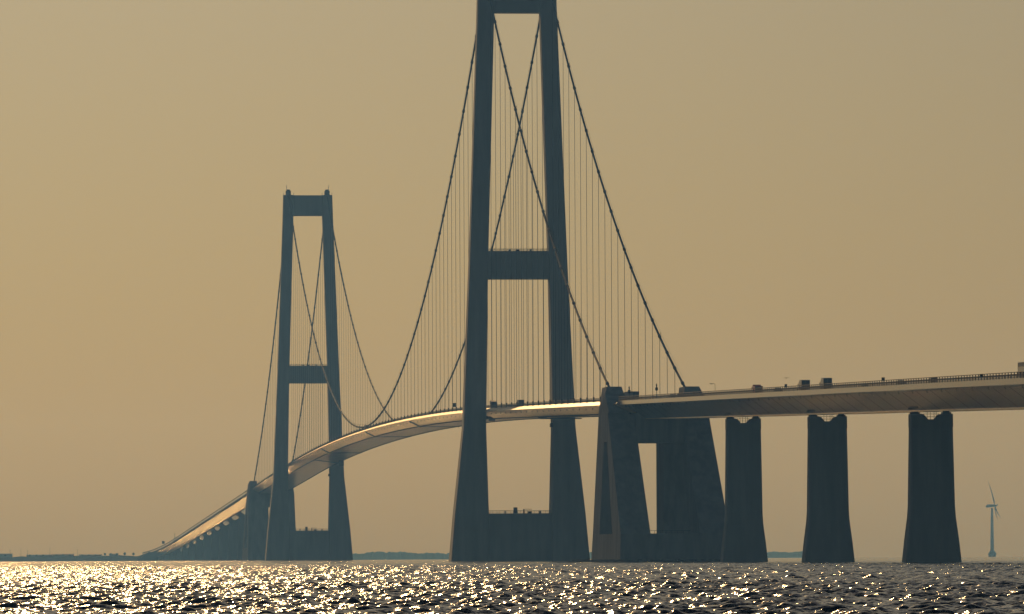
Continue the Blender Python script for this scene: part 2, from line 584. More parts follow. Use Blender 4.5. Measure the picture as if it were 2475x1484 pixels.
# clamps tying cable and deck at midspan
for s in (-1, 1):
    mb = MB()
    v = 812
    for a in (-14, 14):
        mb.tube([P(v, s * 13.5, cable_h(v)), P(v + a, s * 13.5, road(v) - .1)], .35, 6)
    mb.box((v - 5, s * 13.5 - .5, road(v) - .1), (v + 5, s * 13.5 + .5, cable_h(v) + .8), P)
    mb.build('central_clamp', M['steel'], root)

# anchor blocks
def prism(mb, poly, Lout, Lin):
    """polygon in (v, h); Lout(h), Lin(h) give the two sides"""
    n = len(poly)
    a = [P(v, Lout(h), h) for v, h in poly]
    b = [P(v, Lin(h), h) for v, h in poly]
    mb.add(a + b, [tuple(range(n)), tuple(range(2 * n - 1, n - 1, -1))] + [(i, i + n, (i + 1) % n + n, (i + 1) % n) for i in range(n)])

def make_anchor(flip, label):
    def V(v):                      # mirrored about midspan for the far block
        return v if not flip else 1624.0 - v
    mb = MB()
    for s in (-1, 1):
        lo = lambda h: s * (19.0 - 1.5 * max(h, 0) / 61.0)
        l_near = lambda h: s * 8.5
        l_far = (lambda h: s * (4.4 - 1.9 * max(h, 0) / 61.0)) if s > 0 else (lambda h: -2.5 if flip else -6.6)
        top = 53.0
        prism(mb, [(V(-566), 9.7), (V(-593.4), 9.7), (V(-543), 52.2), (V(-534), 52.2), (V(-538.8), 42), (V(-542), 42)], lo, l_near)
        prism(mb, [(V(-522.5), 9.7), (V(-532), 42), (V(-538.8), 42), (V(-534), 52.2), (V(-512), 52.2), (V(-499.8), 9.7)], lo, l_far)
    q = [P(V(v_), L, h) for h, vs_, L_ in ((-6, (-596.2, -495.9), 19.4), (9.7, (-593.4, -499.8), 18.77)) for v_, L in ((vs_[0], -L_), (vs_[0], L_), (vs_[1], L_), (vs_[1], -L_))]
    mb.add(q, [(0, 3, 2, 1), (4, 5, 6, 7), (0, 1, 5, 4), (1, 2, 6, 5), (2, 3, 7, 6), (3, 0, 4, 7)])
    o = mb.build('anchor_block', M['stained'], root)
    outward(o)
    o['label'] = label
    c = MB()
    c.box((V(-551.5), -8.6, 41.5), (V(-536), 8.6, 51.9), P)
    c.build('crossbeam', M['stained'], o)
    for s in (-1, 1):
        c = MB()
        # fin that carries the cable up past the deck edge
        base = [(V(-545), 52.2), (V(-508), 52.2), (V(-511), 61.7), (V(-528), 61.7), (V(-531), 59.0)]
        n = len(base)
        a = [P(v, s * (17.4 if h < 60 else 16.3), h) for v, h in base]
        b = [P(v, s * (10.6 if h < 60 else 11.2), h) for v, h in base]
        c.add(a + b, [tuple(range(n)), tuple(range(2 * n - 1, n - 1, -1))] + [(i, i + n, (i + 1) % n + n, (i + 1) % n) for i in range(n)])
        q = c.build('cable_housing', M['stained'], o); outward(q)
    c = MB()
    c.box((V(-543), -10.7, road(V(-540)) - .3), (V(-531), -8.8, 59.6), P)
    c.build('stair_tower', M['stained'], o)
    c = MB()
    for v_, L in ((-560, -12.5), (-552, -9.4), (-556, -7.5)):
        c.box((V(v_) - .5, L, 9.69), (V(v_) + .5, L + .7, 11.2), P)
    c.tube([P(V(-566), -8.4, 10.8), P(V(-566), 8.4, 10.8)], .07, 4)
    for k in range(9):
        c.tube([P(V(-566), -8 + 2 * k, 9.6), P(V(-566), -8 + 2 * k, 10.8)], .07, 4)
    c.build('railing', M['dark'], o)
    return o
make_anchor(False, 'nearer anchor block, its slanted legs forming a tall triangular opening')
make_anchor(True, 'far hazy anchor block beyond the smaller pylon')

# ---------------------------------------------------------------- approach viaducts
def make_pier(v0, parent, detail=True):
    top = road(v0) - 6.3 - 0.8
    tb = lambda h: 4.0 - 1.0 * max(0, min(h, 11.7)) / 11.7 - (0.7 * (h - 11.7) / max(1, top - 11.7) if h > 11.7 else 0)
    mb = MB()
    hk = min(11.7, top * .6)
    sl = 0.5
    secs = [(-6, 7.8), (0, 7.5), (hk * .5, 6.9), (hk, 6.15), (hk + 3, 5.95), (top - 3.4, 5.62)]
    rings = []
    for h, L in secs:
        t = tb(h)
        ring = [(-L, -t + sl), (-L + sl, -t), (L - sl, -t), (L, -t + sl), (L, t - sl), (L - sl, t), (-L + sl, t), (-L, t - sl)]
        rings.append([P(v0 + b, a * .95 + .35, h) for a, b in ring])
    mb.loft(rings)
    t = tb(top - 3.4)
    out_ = [(-5.62, top - 3.39), (5.62, top - 3.39), (5.6, top - .1), (5.4, top), (2.9, top), (2.2, top - .15), (1.1, top - 1.4), (-1.1, top - 1.4), (-2.2, top - .15), (-2.9, top), (-5.4, top), (-5.6, top - .1)]
    n = len(out_)
    a = [P(v0 - t + .003, L * .95 + .35, h) for L, h in out_]; b = [P(v0 + t - .003, L * .95 + .35, h) for L, h in out_]
    mb.add(a + b, [tuple(range(n)), tuple(range(2 * n - 1, n - 1, -1))] + [(i, i + n, (i + 1) % n + n, (i + 1) % n) for i in range(n)])
    o = mb.build('bridge_pier', M['concrete'], parent)
    outward(o)
    for s in (-1, 1):
        c = MB()
        c.box((v0 - 1.6, s * 4.0 - .75, top - .01), (v0 + 1.6, s * 4.0 + 1.35, top + .4), P)
        c.box((v0 - 1.2, s * 4.0 - .4, top + .4), (v0 + 1.2, s * 4.0 + 1.0, top + .81), P)
        c.build('bearing', M['dark'], o)
    if detail:
        c = MB()
        for a in (-3.0,):
            for z in (0.5, -.1, -.8):
                c.tube([P(v0 + a, -2.0, top + z), P(v0 + a, 2.0, top + z)], .06, 4)
            for L in (-1.0, -.2):
                c.tube([P(v0 + a, L, top - 1.5), P(v0 + a, L, top + .4)], .06, 4)
            for L in (.75, 1.3):
                c.tube([P(v0 + a, L, top - 1.5), P(v0 + a, L, top + .8)], .07, 4)
        c.build('ladder', M['dark'], o)
    return o

def make_viaduct(v0, v1, piers, label, near):
    r_ = empty('approach_viaduct', P((v0 if abs(v0) < abs(v1) else v1), 0, 0))
    tag(r_, label, 'viaduct', 'approach viaducts of the long bridge')
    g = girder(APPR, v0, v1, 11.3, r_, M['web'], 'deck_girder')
    deck_strip(v0, v1, -12.0, 12.0, 0.06, 20, r_, M['asphalt'], 'roadway', -0.04)
    rails_along(v0, v1, (-14.0, 14.0), 4.0 if near else 8.0, r_)
    guard_rail(v0, v1, (-1.0, 1.0, -12.2, 12.2), r_)
    v = v0 + 6
    while v < v1 and near:
        mb = MB(); mb.tube([P(v, -11.9, road(v) - 1.7), P(v, -11.6, road(v) - 2.25)], .13, 5)
        mb.build('drain_pipe', M['dark'], r_)
        v += 22.6
    # soffit edge strip; its brighter paint stands in for light on the lower lip
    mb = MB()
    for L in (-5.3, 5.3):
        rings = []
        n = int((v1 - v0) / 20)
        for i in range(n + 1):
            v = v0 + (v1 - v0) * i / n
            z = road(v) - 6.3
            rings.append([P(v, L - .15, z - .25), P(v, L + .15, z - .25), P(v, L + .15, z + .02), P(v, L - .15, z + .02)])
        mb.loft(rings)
    mb.build('soffit_edge_strip', M['girder'], r_)
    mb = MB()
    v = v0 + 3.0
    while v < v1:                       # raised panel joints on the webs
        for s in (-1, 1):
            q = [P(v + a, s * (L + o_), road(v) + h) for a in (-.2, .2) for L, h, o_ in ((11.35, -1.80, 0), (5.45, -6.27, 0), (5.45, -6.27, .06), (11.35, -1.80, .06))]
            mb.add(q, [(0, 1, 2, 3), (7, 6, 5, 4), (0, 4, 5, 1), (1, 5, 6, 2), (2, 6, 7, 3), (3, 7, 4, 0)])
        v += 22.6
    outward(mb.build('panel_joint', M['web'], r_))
    for p in piers: make_pier(p, r_, near)
    if near:
        for p in piers:                 # service cradle slung from the soffit beside each pier
            mb = MB()
            mb.box((p - 22, -6.6, road(p - 20) - 5.75), (p - 8, -5.9, road(p - 20) - 5.35), P)
            mb.build('service_cradle', M['dark'], r_)
    return r_
make_viaduct(-1480.0, -545.3, [-777.0, -966.0, -1154.0], 'near viaduct on stout flared concrete piers entering from the right edge', True)
make_viaduct(2169.3, 5000.0, [2401 + 187 * k for k in range(13)], 'distant viaduct sloping down to the low shore at left', False)

# ---------------------------------------------------------------- vehicles
def place(v, L, toward=False):
    c = P(v, L, road(v) + 0.08)
    g = math.atan(grade(v))
    rz = HEAD + (math.pi if toward else 0)
    return c, (-g if toward else g, 0, rz)

class LB(MB):
    def build(self, name, mat, parent=None, smooth=False):
        ORIG.pop(parent, None)
        me = bpy.data.meshes.new(name)
        me.from_pydata(self.v, [], self.f)
        me.materials.append(mat)
        if smooth:
            for p in me.polygons: p.use_smooth = True
        me.validate()
        o = bpy.data.objects.new(name, me)
        col.objects.link(o)
        if parent is not None: o.parent = parent
        outward(o)
        return o

def vehicle_root(name, v, L, toward, label, cat, group=None):
    c, rot = place(v, L, toward)
    r_ = bpy.data.objects.new(name, None)
    r_.location = c; r_.rotation_euler = rot
    col.objects.link(r_)
    tag(r_, label, cat, group)
    return r_

def wheels(r_, ys, half, rad, wd=.3):
    for y in ys:
        for s in (-1, 1):
            m_ = LB(); m_.tube([(s * half - s * wd, y, rad), (s * half, y, rad)], rad, 14)
            t = m_.build('wheel', M['rubber'], r_)
            m_ = LB(); m_.tube([(s * half, y, rad), (s * (half + .02), y, rad)], rad * .5, 10)
            m_.build('rim', M['steel'], t)

def lorry(v, L, toward, label, box_len, box_mat, side_mat=None, hh=3.95, cab_mat=None, group='lorries crossing the bridge'):
    """front points to +y; rear doors at -y"""
    r_ = vehicle_root('lorry', v, L, toward, label, 'lorry', group)
    cab_mat = cab_mat or M['white']
    y0, y1 = -box_len / 2, box_len / 2
    m_ = LB(); m_.box((-1.275, y0, 1.15), (1.275, y1, hh)); m_.build('cargo_box', box_mat, r_)
    if side_mat:
        m_ = LB()
        for s in (-1, 1): m_.box((s * 1.275, y0 + .08, 1.3), (s * 1.30, y1 - .08, hh - .12))
        m_.build('side_panel', side_mat, r_)
    m_ = LB()
    m_.box((-1.2, y0 - .03, 1.25), (-.02, y0 + .02, hh - .15)); m_.box((.02, y0 - .03, 1.25), (1.2, y0 + .02, hh - .15))
    m_.build('rear_door', M['darkbox'], r_)
    m_ = LB(); m_.box((-1.275, y0 - .02, hh), (1.275, y1, hh + .06)); m_.build('roof', M['white'], r_)
    m_ = LB(); m_.box((-.5, y0 + .1, .8), (.5, y1 + 2.2, 1.14)); m_.box((-1.2, y0 + .05, .5), (1.2, y0 + .2, .75)); m_.build('chassis', M['dark'], r_)
    # cab with raked windscreen
    cf, cb = y1 + 2.6, y1 + .5
    prof = [(cb, .55), (cf, .55), (cf, 1.9), (cf - .25, 3.0), (cf - .7, 3.35), (cb, 3.5)]
    m_ = LB(); n = len(prof)
    a = [(-1.22, y, z) for y, z in prof]; b = [(1.22, y, z) for y, z in prof]
    m_.add(a + b, [tuple(range(n)), tuple(range(2 * n - 1, n - 1, -1))] + [(i, i + n, (i + 1) % n + n, (i + 1) % n) for i in range(n)])
    cab = m_.build('cab', cab_mat, r_)
    m_ = LB(); m_.add([(-1.1, cf + .02, 1.95), (1.1, cf + .02, 1.95), (1.05, cf - .21, 2.95), (-1.05, cf - .21, 2.95), (-1.1, cf - .04, 1.95), (1.1, cf - .04, 1.95), (1.05, cf - .27, 2.95), (-1.05, cf - .27, 2.95)],
                      [(0, 1, 2, 3), (7, 6, 5, 4), (0, 4, 5, 1), (1, 5, 6, 2), (2, 6, 7, 3), (3, 7, 4, 0)])
    m_.build('windscreen', M['glass'], cab)
    for s in (-1, 1):
        m_ = LB(); m_.box((s * 1.3, cf - .5, 2.1), (s * 1.5, cf - .4, 2.8)); m_.box((s * 1.2, cf - .47, 2.7), (s * 1.4, cf - .43, 2.75)); m_.build('mirror', M['dark'], r_)
    ys = [y0 + 1.4, y1 + 1.6] if box_len < 9 else [y0 + 1.6, y0 + 2.9, y0 + 4.2, y1 - .6, y1 + 1.6]
    wheels(r_, ys, 1.22, .5)
    return r_

def car(v, L, toward, label, paint, kind='hatch', group='cars crossing the bridge'):
    r_ = vehicle_root('parked_car' if False else 'car', v, L, toward, label, 'car' if kind != 'van' else 'van', group)
    if kind == 'van':
        r_.name = 'van'
        prof = [(-2.5, .35), (2.3, .35), (2.5, .8), (2.2, 1.15), (1.5, 1.35), (.9, 2.15), (.3, 2.4), (-2.45, 2.4)]; hw = .98
        gl = [(-2.0, 1.4), (1.2, 1.4), (.75, 2.05), (-2.0, 2.1)]
    else:
        prof = [(-2.1, .35), (2.1, .35), (2.15, .65), (1.9, .85), (1.1, .98), (.35, 1.42), (-.9, 1.47), (-1.9, 1.05), (-2.15, .85)]; hw = .88
        gl = [(-1.6, 1.0), (.95, 1.0), (.3, 1.36), (-.85, 1.4)]
    n = len(prof)
    m_ = LB()
    zmax = max(z for _, z in prof)
    def half(z): return hw - (.16 * max(0, z - .95) / (zmax - .95))
    a = [(-half(z), y, z) for y, z in prof]; b = [(half(z), y, z) for y, z in prof]
    m_.add(a + b, [tuple(range(n)), tuple(range(2 * n - 1, n - 1, -1))] + [(i, i + n, (i + 1) % n + n, (i + 1) % n) for i in range(n)])
    body = m_.build('body', paint, r_)
    for s in (-1, 1):
        m_ = LB(); k = len(gl)
        a = [(s * (half(z) + .012), y, z) for y, z in gl]; b = [(s * (half(z) - .03), y, z) for y, z in gl]
        m_.add(a + b, [tuple(range(k)), tuple(range(2 * k - 1, k - 1, -1))] + [(i, i + k, (i + 1) % k + k, (i + 1) % k) for i in range(k)])
        m_.build('side_window', M['glass'], body)
    (fa, fb) = ((1.45, 1.4), (.95, 2.1)) if kind == 'van' else ((1.02, 1.03), (.4, 1.39))
    (ra, rb) = ((-2.49, 1.4), (-2.46, 2.2)) if kind == 'van' else ((-1.83, 1.08), (-1.0, 1.43))
    for nm, (p, q), up in (('windscreen', (fa, fb), 1), ('rear_window', (ra, rb), -1)):
        dy = .03 * up
        m_ = LB(); h1, h2 = half(p[1]) - .1, half(q[1]) - .08
        m_.add([(-h1, p[0] + dy, p[1]), (h1, p[0] + dy, p[1]), (h2, q[0] + dy, q[1]), (-h2, q[0] + dy, q[1]), (-h1, p[0] - dy, p[1] - .02), (h1, p[0] - dy, p[1] - .02), (h2, q[0] - dy, q[1] - .02), (-h2, q[0] - dy, q[1] - .02)],
               [(0, 1, 2, 3), (7, 6, 5, 4), (0, 4, 5, 1), (1, 5, 6, 2), (2, 6, 7, 3), (3, 7, 4, 0)])
        m_.build(nm, M['glass'], body)
    ye, zt = (-2.5, 1.0) if kind == 'van' else (-2.13, .8)
    for s in (-1, 1):
        m_ = LB(); m_.box((s * hw * .72 - .12, ye - .03, zt - .12), (s * hw * .72 + .12, ye + .02, zt + .08)); m_.build('tail_light', M['red'], body)
    wheels(r_, (-1.3, 1.35), hw, .33, .2)
    return r_

lorry(-878.2, 6, False, 'left lorry of the pair above the middle piers, dark rear, grey side', 4.6, M['greybox'], hh=3.9)
lorry(-925.0, 6, False, 'right lorry of the pair above the middle piers, dark square rear', 4.6, M['greybox'], hh=4.05)
lorry(-410.5, 6, False, 'long grey box lorry just right of the anchor block top', 12.0, M['greybox'], hh=4.0)
lorry(55.3, 6, False, 'hazy lorry crossing between the legs of the nearer pylon', 7.0, M['darkbox'], hh=3.9)
lorry(60.0, -6, True, 'dark oncoming lorry beside another between the nearer pylon legs', 5.0, M['darkbox'], hh=3.6, cab_mat=M['darkbox'])
lorry(1294.7, 6, False, 'faint lorry right of the far pylon on the curved deck', 9.0, M['darkbox'], hh=3.9)
lorry(2353.5, -9, False, 'tiny far lorry above the left viaduct by the far anchor', 6.0, M['darkbox'], hh=4.0)
lorry(-770.0, 6, False, 'small red box lorry above the gap left of the first pier', 4.0, M['red'], hh=3.0, cab_mat=M['red'])
car(-1000.1, 6, False, 'dark blue car right of the lorry pair, seen from behind', M['bluecar'])
car(-908.0, -6, True, 'low black car between the red lorry and the lorry pair', M['blackcar'])
car(-1146.5, -6, True, 'silver car with a sun glint above the third pier', M['silver'])
car(-1122.1, 6, False, 'dark van with roof load above the rightmost pier', M['blackcar'], 'van')
car(-195.4, 6, False, 'dark car just right of the nearer pylon right leg', M['blackcar'])
car(-659.2, -6, True, 'silver car left of the right cable housing', M['silver'])
car(-640.0, -6, True, 'black car close behind the silver one by the right cable housing', M['blackcar'])
car(1466.1, -6, True, 'faint dark car between the legs of the far pylon', M['blackcar'])

# coach at the right edge, coming towards the camera
def coach(v, L):
    r_ = vehicle_root('coach', v, L, True, 'grey coach with mirrors cut by the right edge of the photo', 'coach')
    prof = [(-6, .4), (6, .4), (6.1, 1.2), (5.9, 2.8), (5.5, 3.55), (-5.9, 3.6)]
    n = len(prof); m_ = LB()
    a = [(-1.27, y, z) for y, z in prof]; b = [(1.27, y, z) for y, z in prof]
    m_.add(a + b, [tuple(range(n)), tuple(range(2 * n - 1, n - 1, -1))] + [(i, i + n, (i + 1) % n + n, (i + 1) % n) for i in range(n)])
    body = m_.build('body', M['darkbox'], r_)
    m_ = LB(); m_.add([(-1.15, 6.12, 1.25), (1.15, 6.12, 1.25), (1.12, 5.93, 2.9), (-1.12, 5.93, 2.9), (-1.15, 6.0, 1.25), (1.15, 6.0, 1.25), (1.12, 5.8, 2.9), (-1.12, 5.8, 2.9)],
                      [(0, 1, 2, 3), (7, 6, 5, 4), (0, 4, 5, 1), (1, 5, 6, 2), (2, 6, 7, 3), (3, 7, 4, 0)])
    m_.build('windscreen', M['glass'], body)
    for s in (-1, 1):
        m_ = LB(); m_.box((s * 1.27, -5.5, 1.6), (s * 1.285, 5.3, 2.7)); m_.build('side_window', M['glass'], body)
        m_ = LB(); m_.box((s * 1.5, 6.0, 1.6), (s * 1.75, 6.1, 2.4)); m_.tube([(s * 1.2, 5.95, 2.9), (s * 1.6, 6.1, 2.8), (s * 1.6, 6.05, 2.4)], .04, 5); m_.build('mirror', M['dark'], r_)
    m_ = LB(); m_.box((-1.2, -5.6, 3.58), (1.2, 5.2, 3.7)); m_.build('roof', M['white'], body)
    wheels(r_, (-3.6, 4.0), 1.2, .5)
coach(-1340.5, -7)

# ---------------------------------------------------------------- deck furniture
def deck_thing(name, v, L, label, cat, group=None):
    c = P(v, L, road(v))
    r_ = bpy.data.objects.new(name, None)
    r_.location = c; r_.rotation_euler = (0, 0, HEAD)
    col.objects.link(r_)
    return tag(r_, label, cat, group)

def beacon(v, L, label):
    r_ = deck_thing('beacon_lamp', v, L, label, 'beacon', 'small beacons on poles beside the near anchor')
    m_ = LB(); m_.tube([(0, 0, 0), (0, 0, 2.6)], .09, 8); m_.build('pole', M['dark'], r_)
    m_ = LB(); m_.tube([(0, 0, 2.5), (0, 0, 2.7), (0, 0, 3.4), (0, 0, 3.7)], [.2, .45, .45, .2], 12); m_.build('housing', M['dark'], r_)
    m_ = LB(); m_.tube([(0, 0, 3.7), (0, 0, 4.1), (0, 0, 4.5), (0, 0, 4.9)], [.12, .24, .2, .05], 10); m_.build('lamp', M['dark'], r_)
beacon(-566.0, -12.6, 'beacon on a short pole right beside the left cable housing top')
beacon(-671.1, -14.9, 'beacon on a short pole left of the right cable housing')

r_ = deck_thing('street_lamp', -586.0, 14.9, 'single tall lamp with arm pointing left over the viaduct', 'street lamp')
m_ = LB(); m_.tube([(0, 0, 0), (0, 0, 5.4)], [.09, .06], 8); m_.build('pole', M['steel'], r_)
m_ = LB(); m_.tube([(0, 0, 5.3), (-.4, 0, 5.55), (-.8, 0, 5.5)], .05, 6); m_.build('arm', M['steel'], r_)
m_ = LB(); m_.sphere((-1.3, 0, 5.42), .75, .22, .13); m_.build('lamp_head', M['steel'], r_)

def sign(v, L, wd, z0, z1, label, posts=2):
    r_ = deck_thing('road_sign', v, L, label, 'road sign', 'small signs on the deck edge')
    m_ = LB(); m_.box((-wd / 2, -.06, z0), (wd / 2, .06, z1)); m_.build('sign_board', M['dark'], r_)
    xs = (-wd * .3, wd * .3) if posts == 2 else (0,)
    for x in xs:
        m_ = LB(); m_.tube([(x, .08, 0), (x, .08, z1)], .06, 6); m_.build('post', M['steel'], r_)
    m_ = LB(); m_.box((-wd / 2 - .04, -.09, z0 - .05), (wd / 2 + .04, -.05, z0)); m_.box((-wd / 2 - .04, -.09, z1), (wd / 2 + .04, -.05, z1 + .05)); m_.build('frame', M['steel'], r_)
sign(176.4, -13.9, 1.5, 1.9, 3.7, 'square sign board on two posts left of the nearer pylon')
sign(-993.3, -15.0, .7, 1.0, 1.8, 'narrow sign by the railing left of the lorry pair', 1)
sign(-1176.1, -15.0, .8, 1.2, 1.9, 'narrow sign by the railing between the last two piers', 1)
sign(-1325.0, -14.9, .8, .6, 1.2, 'low sign by the railing beside the coach', 1)
sign(4209.4, -14.9, 3.0, 2.0, 5.0, 'tiny sign where the far viaduct nears the shore')
r_ = deck_thing('radio_mast', 3821.7, -16, 'small lattice mast standing beside the low end of the far viaduct', 'mast')
m_ = LB()
for s in ((-1, -1), (1, -1), (1, 1), (-1, 1)): m_.tube([(s[0] * 1.6, s[1] * 1.6, -18), (s[0] * .3, s[1] * .3, 2.5)], .15, 5)
for k in range(7):
    z = -16 + 2.6 * k; q = 1.6 - 1.3 * (z + 18) / 20.5
    m_.tube([(-q, -q, z), (q, -q, z + 1.4), (q, q, z), (-q, q, z + 1.4), (-q, -q, z)], .1, 4)
m_.build('lattice', M['steel'], r_)
m_ = LB(); m_.tube([(0, 0, 2.5), (0, 0, 6)], .12, 5); m_.tube([(-1.3, 0, 4.4), (1.3, 0, 4.4)], .12, 5); m_.build('antenna', M['steel'], r_)

# gull over the viaduct
c = P(-957, -10, road(-957) + 3.8)
m_ = LB()
m_.tube([(-.32, 0, 0), (-.15, 0, .03), (.12, 0, .04), (.3, 0, .07), (.42, 0, .06)], [.02, .09, .1, .06, .015], 8)
for s in (-1, 1):
    m_.add([(-.1, 0, .05), (.14, 0, .05), (.1, s * .4, .22), (-.08, s * .4, .22), (-.16, s * .85, .1), (-.2, s * .8, .1), (.02, 0, .09), (.02, s * .4, .25)],
           [(0, 1, 2, 3), (3, 2, 4, 5), (0, 3, 7, 6), (6, 7, 2, 1), (3, 5, 7), (7, 5, 4, 2)])
g = m_.build('gull', M['feather']); g.location = c; g.rotation_euler = (0, R(-12), HEAD + R(60)); g.scale = (1.3, 1.3, 1.3)
tag(g, 'small gull gliding above the viaduct railing left of the lorries', 'bird')

# ---------------------------------------------------------------- rock berm round the near anchor
def berm():
    rng = np.random.RandomState(3)
    mb = MB(); nu, nv = 160, 14
    vs = []
    for i in range(nu + 1):
        for j in range(nv + 1):
            a = 2 * math.pi * i / nu
            t = j / nv
            rv, rl = 66 * (1.30 - .62 * t), 30 * (1.25 - .6 * t)
            h = -2.0 + 2.5 * min(1, t * 2.2) + (rng.rand() - .5) * .9
            vs.append(P(-546 + rv * math.sin(a) * 1.05, rl * math.cos(a), h if j else -3.5))
    fs = [(i * (nv + 1) + j, (i + 1) * (nv + 1) + j, (i + 1) * (nv + 1) + j + 1, i * (nv + 1) + j + 1) for i in range(nu) for j in range(nv)]
    mb.add(vs, fs)
    o = mb.build('rock_shore', M['rock'])
    outward(o)
    tag(o, 'low dark rock berm at the foot of the nearer anchor block', 'rocks', kind='structure')
berm()

# ---------------------------------------------------------------- wind turbine
def px_dir(x, D):
    return (x - 1237) / 15120 * D
tx, ty = 655.0, 8560.0
tz = -drop(tx, ty)
tr = empty('wind_turbine', (tx, ty, tz))
tag(tr, 'pale offshore wind turbine seen edge-on near the right edge', 'wind turbine')
def T(x, y, z): return Vector((tx + x, ty + y, tz + z))
mb = MB(); mb.tube([T(0, 0, 3), T(0, 0, 67)], [2.6, 1.6], 16); mb.build('tower', M['blade'], tr, True)
mb = MB(); mb.tube([T(0, 0, -6), T(0, 0, 3), T(0, 0, 4.6), T(0, 0, 9)], [4.4, 5.2, 6.0, 2.9], 16); mb.build('foundation', M['concrete'], tr)
mb = MB()
mb.loft([[T(x, a * w_, 70 + o_ + b * h_) for a, b in ((-1, -1), (1, -1), (1, 1), (-1, 1))] for x, w_, h_, o_ in ((-8.3, 1.5, 1.3, -.3), (-7.6, 1.9, 2.0, -.3), (-2, 2.0, 2.0, 0), (4, 1.7, 1.6, .3))])
nac = outward(mb.build('nacelle', M['blade'], tr))
mb = MB(); mb.tube([T(4.0, 0, 70.3), T(5.5, 0, 70.5), T(8.4, 0, 71.6)], [1.6, 1.4, .3], 12); hub = mb.build('hub', M['blade'], tr, True)
for ang, ln in ((102, 40), (-78, 40), (22, 0)):
    pass
hubp = (3.6, 0, 70.4)
for k, phi in enumerate((0, 125, 238)):
    # rotor plane nearly edge-on: its axis points right, blades sweep in depth and height
    up = math.cos(R(phi)); dp = math.sin(R(phi))
    pts = []; rr = []
    mb = MB(); rings = []
    for i in range(9):
        t = i / 8; r0 = 1.0 + 34 * t
        cx = hubp[0] - 0.16 * r0 * up - 3.5 * t * t * (1 if up > 0 else -1)
        cen = T(cx, dp * r0, hubp[2] + up * r0 * .98)
        chord = (0.9, 1.4, 1.3, 1.1, 0.95, .8, .6, .4, .15)[i]
        tck = chord * .28
        tang = Vector((1, 0, 0)); ax_ = Vector((0, up, -dp))
        rings.append([cen + tang * chord * c_ + ax_ * tck * s_ for c_, s_ in ((-.5, 0), (-.2, .5), (.3, .4), (.9, 0), (.3, -.4), (-.2, -.5))])
    mb.loft(rings)
    mb.build('blade', M['blade'], tr, True)

# ---------------------------------------------------------------- distant coasts
def coast(x0, x1, D, h, seed, name, label, depth=900, taper=0.06):
    rng = np.random.RandomState(seed)
    n = 260
    prof = np.zeros(n + 1)
    for f_, a_ in ((3, .10), (7, .06), (17, .05), (41, .04), (90, .05)):
        prof += a_ * np.sin(np.linspace(0, f_ * 2 * math.pi, n + 1) + rng.rand() * 6)
    prof += rng.randn(n + 1) * .03
    rings = []
    mb = MB(); vs = []
    for i in range(n + 1):
        t = i / n
        e = min(1, t / taper, (1 - t) / taper)
        e = max(0.02, e) ** .6
        X0, X1 = x0 + (x1 - x0) * t, x0 + (x1 - x0) * t
        for dy, hf in ((0, -.1), (12, .25), (60, .85), (200, 1.0), (depth, .6), (depth + 200, -.1)):
            x, y = X0, D + dy
            z = (h * (1 + prof[i]) * e * hf if hf > 0 else -2.0) - drop(x, y)
            vs.append((x, y, z))
    k = 6
    mb.add(vs, [(i * k + j, (i + 1) * k + j, (i + 1) * k + j + 1, i * k + j + 1) for i in range(n) for j in range(k - 1)])
    o = mb.build(name, M['soil'] if h < 9 else M['leaf'])
    outward(o)
    tag(o, label, 'coast', kind='structure')
    return o
coast(-310, 550, 10800, 13.2, 4, 'wooded_hills', 'low blue wooded coast on the horizon between the piers', taper=.03)
coast(-1150, -395, 8350, 7.2, 9, 'shore', 'low flat shore on the left horizon where the bridge lands', depth=700, taper=.04)
mb = MB()       # road embankment that carries the bridge end ashore
rings = []
for i in range(30):
    v = 4700 + i * 40
    z = road(v) - .3
    t = max(0, 1 - i / 26)
    zz = 3.5 + (z - 3.5) * t
    rings.append([P(v, -32, -1), P(v, -15, zz), P(v, 15, zz), P(v, 32, -1)])
mb.loft(rings)
o = outward(mb.build('embankment', M['soil']))
tag(o, 'grassy embankment where the far viaduct meets the shore', 'embankment', kind='structure')

def at(px, D, h=7.0):
    x = px_dir(px, D)
    return Vector((x, D, h - drop(x, D)))
def hall(px, D, w_, hgt, d_, label, mat):
    c = at(px, D)
    r_ = bpy.data.objects.new('warehouse', None); r_.location = c; col.objects.link(r_)
    tag(r_, label, 'building', 'low buildings on the far left shore')
    m_ = LB(); m_.box((-w_ / 2, 0, -5), (w_ / 2, d_, hgt)); wl = m_.build('wall', mat, r_)
    m_ = LB(); m_.add([(-w_ / 2 - .4, -.5, hgt), (w_ / 2 + .4, -.5, hgt), (w_ / 2 + .4, d_ + .5, hgt), (-w_ / 2 - .4, d_ + .5, hgt), (-w_ / 2 - .4, d_ / 2, hgt + 1.0), (w_ / 2 + .4, d_ / 2, hgt + 1.0)],
                      [(0, 1, 5, 4), (2, 3, 4, 5), (0, 4, 3), (1, 2, 5), (0, 3, 2, 1)]); m_.build('roof', M['roof'], r_)
    for k in range(int(w_ // 9)):
        m_ = LB(); x = -w_ / 2 + 4.5 + 9 * k
        m_.box((x - 1.2, -.06, .8), (x + 1.2, .05, 2.4)); m_.build('window', M['glass'], r_)
hall(6, 8420, 22, 3.6, 14, 'low warehouse at the very left edge of the shore', M['pale'])
hall(92, 8440, 34, 2.2, 18, 'long flat warehouse on the left shore, second from the edge', M['pale'])
hall(150, 8440, 27, 2.6, 16, 'mid-sized hall on the shore between two longer sheds', M['brick'])
hall(215, 8440, 30, 1.9, 16, 'low brick shed on the shore left of the small trees', M['brick'])
hall(272, 8440, 12, 2.6, 10, 'small pale hut on the shore amid the small trees', M['pale'])

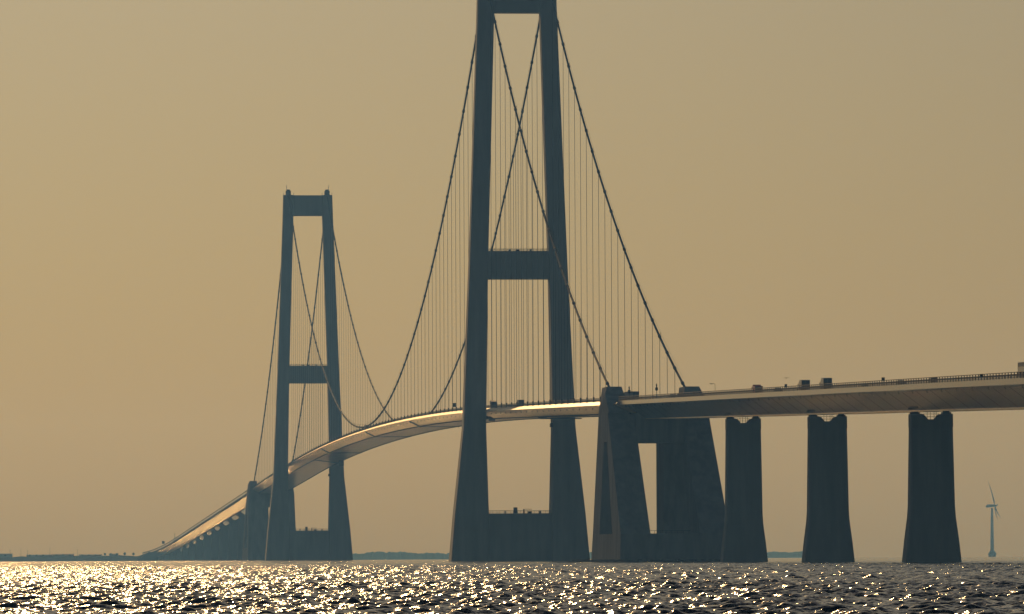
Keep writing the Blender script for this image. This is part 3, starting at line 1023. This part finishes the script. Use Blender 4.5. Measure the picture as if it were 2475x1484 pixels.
def tree(px, D, hgt, label, seed):
    rng = np.random.RandomState(seed)
    c = at(px, D, 6.8)
    r_ = bpy.data.objects.new('tree', None); r_.location = c; col.objects.link(r_)
    tag(r_, label, 'tree', 'small trees on the far left shore')
    m_ = LB(); m_.tube([(0, 0, -1), (0, 0, hgt * .4), (.2, 0, hgt * .8)], [.28, .2, .08], 7)
    for k in range(4):
        a = k * 1.6; m_.tube([(0, 0, hgt * .4), (math.cos(a) * hgt * .2, math.sin(a) * hgt * .2, hgt * .65)], [.12, .04], 5)
    m_.build('trunk', M['bark'], r_)
    m_ = LB()
    for k in range(420):
        d = rng.randn(3); d /= np.linalg.norm(d); d *= rng.rand() ** .4
        p = np.array([d[0] * hgt * .34, d[1] * hgt * .34, hgt * .66 + d[2] * hgt * .34]) * (1 + .12 * math.sin(k))
        a, b = rng.randn(3), rng.randn(3)
        a /= np.linalg.norm(a); b -= a * a.dot(b); b /= np.linalg.norm(b); s = .35 + rng.rand() * .3
        m_.add([p + a * s, p + b * s, p - a * s, p - b * s], [(0, 1, 2, 3)])
    me = bpy.data.meshes.new('crown'); me.from_pydata([tuple(p) for p in m_.v], [], m_.f); me.materials.append(M['leaf'])
    o = bpy.data.objects.new('crown', me); col.objects.link(o); o.parent = r_
for i, (px, hh, lb) in enumerate(((251, 4.0, 'leftmost of the small trees on the left shore'), (265, 3.7, 'small rounded tree second from left on the shore'),
                                  (280, 3.6, 'smallest shore tree between the hut and the darkest tree'), (299, 4.6, 'darkest widest tree on the shore near the bridge landing'),
                                  (320, 4.3, 'last shore tree before the rising viaduct'))):
    tree(px, 8400, hh, lb, i)
for i, (px, hh, lb) in enumerate(((22, 9, 'leftmost thin pole standing on the shore'), (48, 10, 'thin shore pole between the first two warehouses'),
                                  (64, 8, 'thin pole at the left end of the long warehouse'), (118, 11, 'tallest thin pole behind the long warehouse'),
                                  (185, 9, 'thin pole between the hall and the brick shed'))):
    c = at(px, 8430, 6.8)
    r_ = bpy.data.objects.new('light_pole', None); r_.location = c; col.objects.link(r_)
    tag(r_, lb, 'light pole', 'thin poles on the far left shore')
    m_ = LB(); m_.tube([(0, 0, -1), (0, 0, hh)], [.25, .16], 6); m_.build('pole', M['steel'], r_)
    m_ = LB(); m_.box((-1.0, -.2, hh), (1.0, .2, hh + .3)); m_.build('lamp_head', M['steel'], r_)

# ---------------------------------------------------------------- haze
mb = MB(); mb.box((-2600, -60, -34), (2600, 13000, 276))
hz = mb.build('haze', None)
hz.data.materials.clear()
m = bpy.data.materials.new('haze_air'); m.use_nodes = True
t = m.node_tree
for n in list(t.nodes): t.nodes.remove(n)
o_ = t.nodes.new('ShaderNodeOutputMaterial'); pv = t.nodes.new('ShaderNodeVolumePrincipled')
pv.inputs['Color'].default_value = (0.15, 0.40, 1.0, 1)
pv.inputs['Absorption Color'].default_value = (1, 1, 1, 1)
pv.inputs['Density'].default_value = 9.2e-5
pv.inputs['Anisotropy'].default_value = 0.16
t.links.new(pv.outputs['Volume'], o_.inputs['Volume'])
hz.data.materials.append(m)
tag(hz, 'thin bluish haze over the strait', 'haze', kind='stuff')
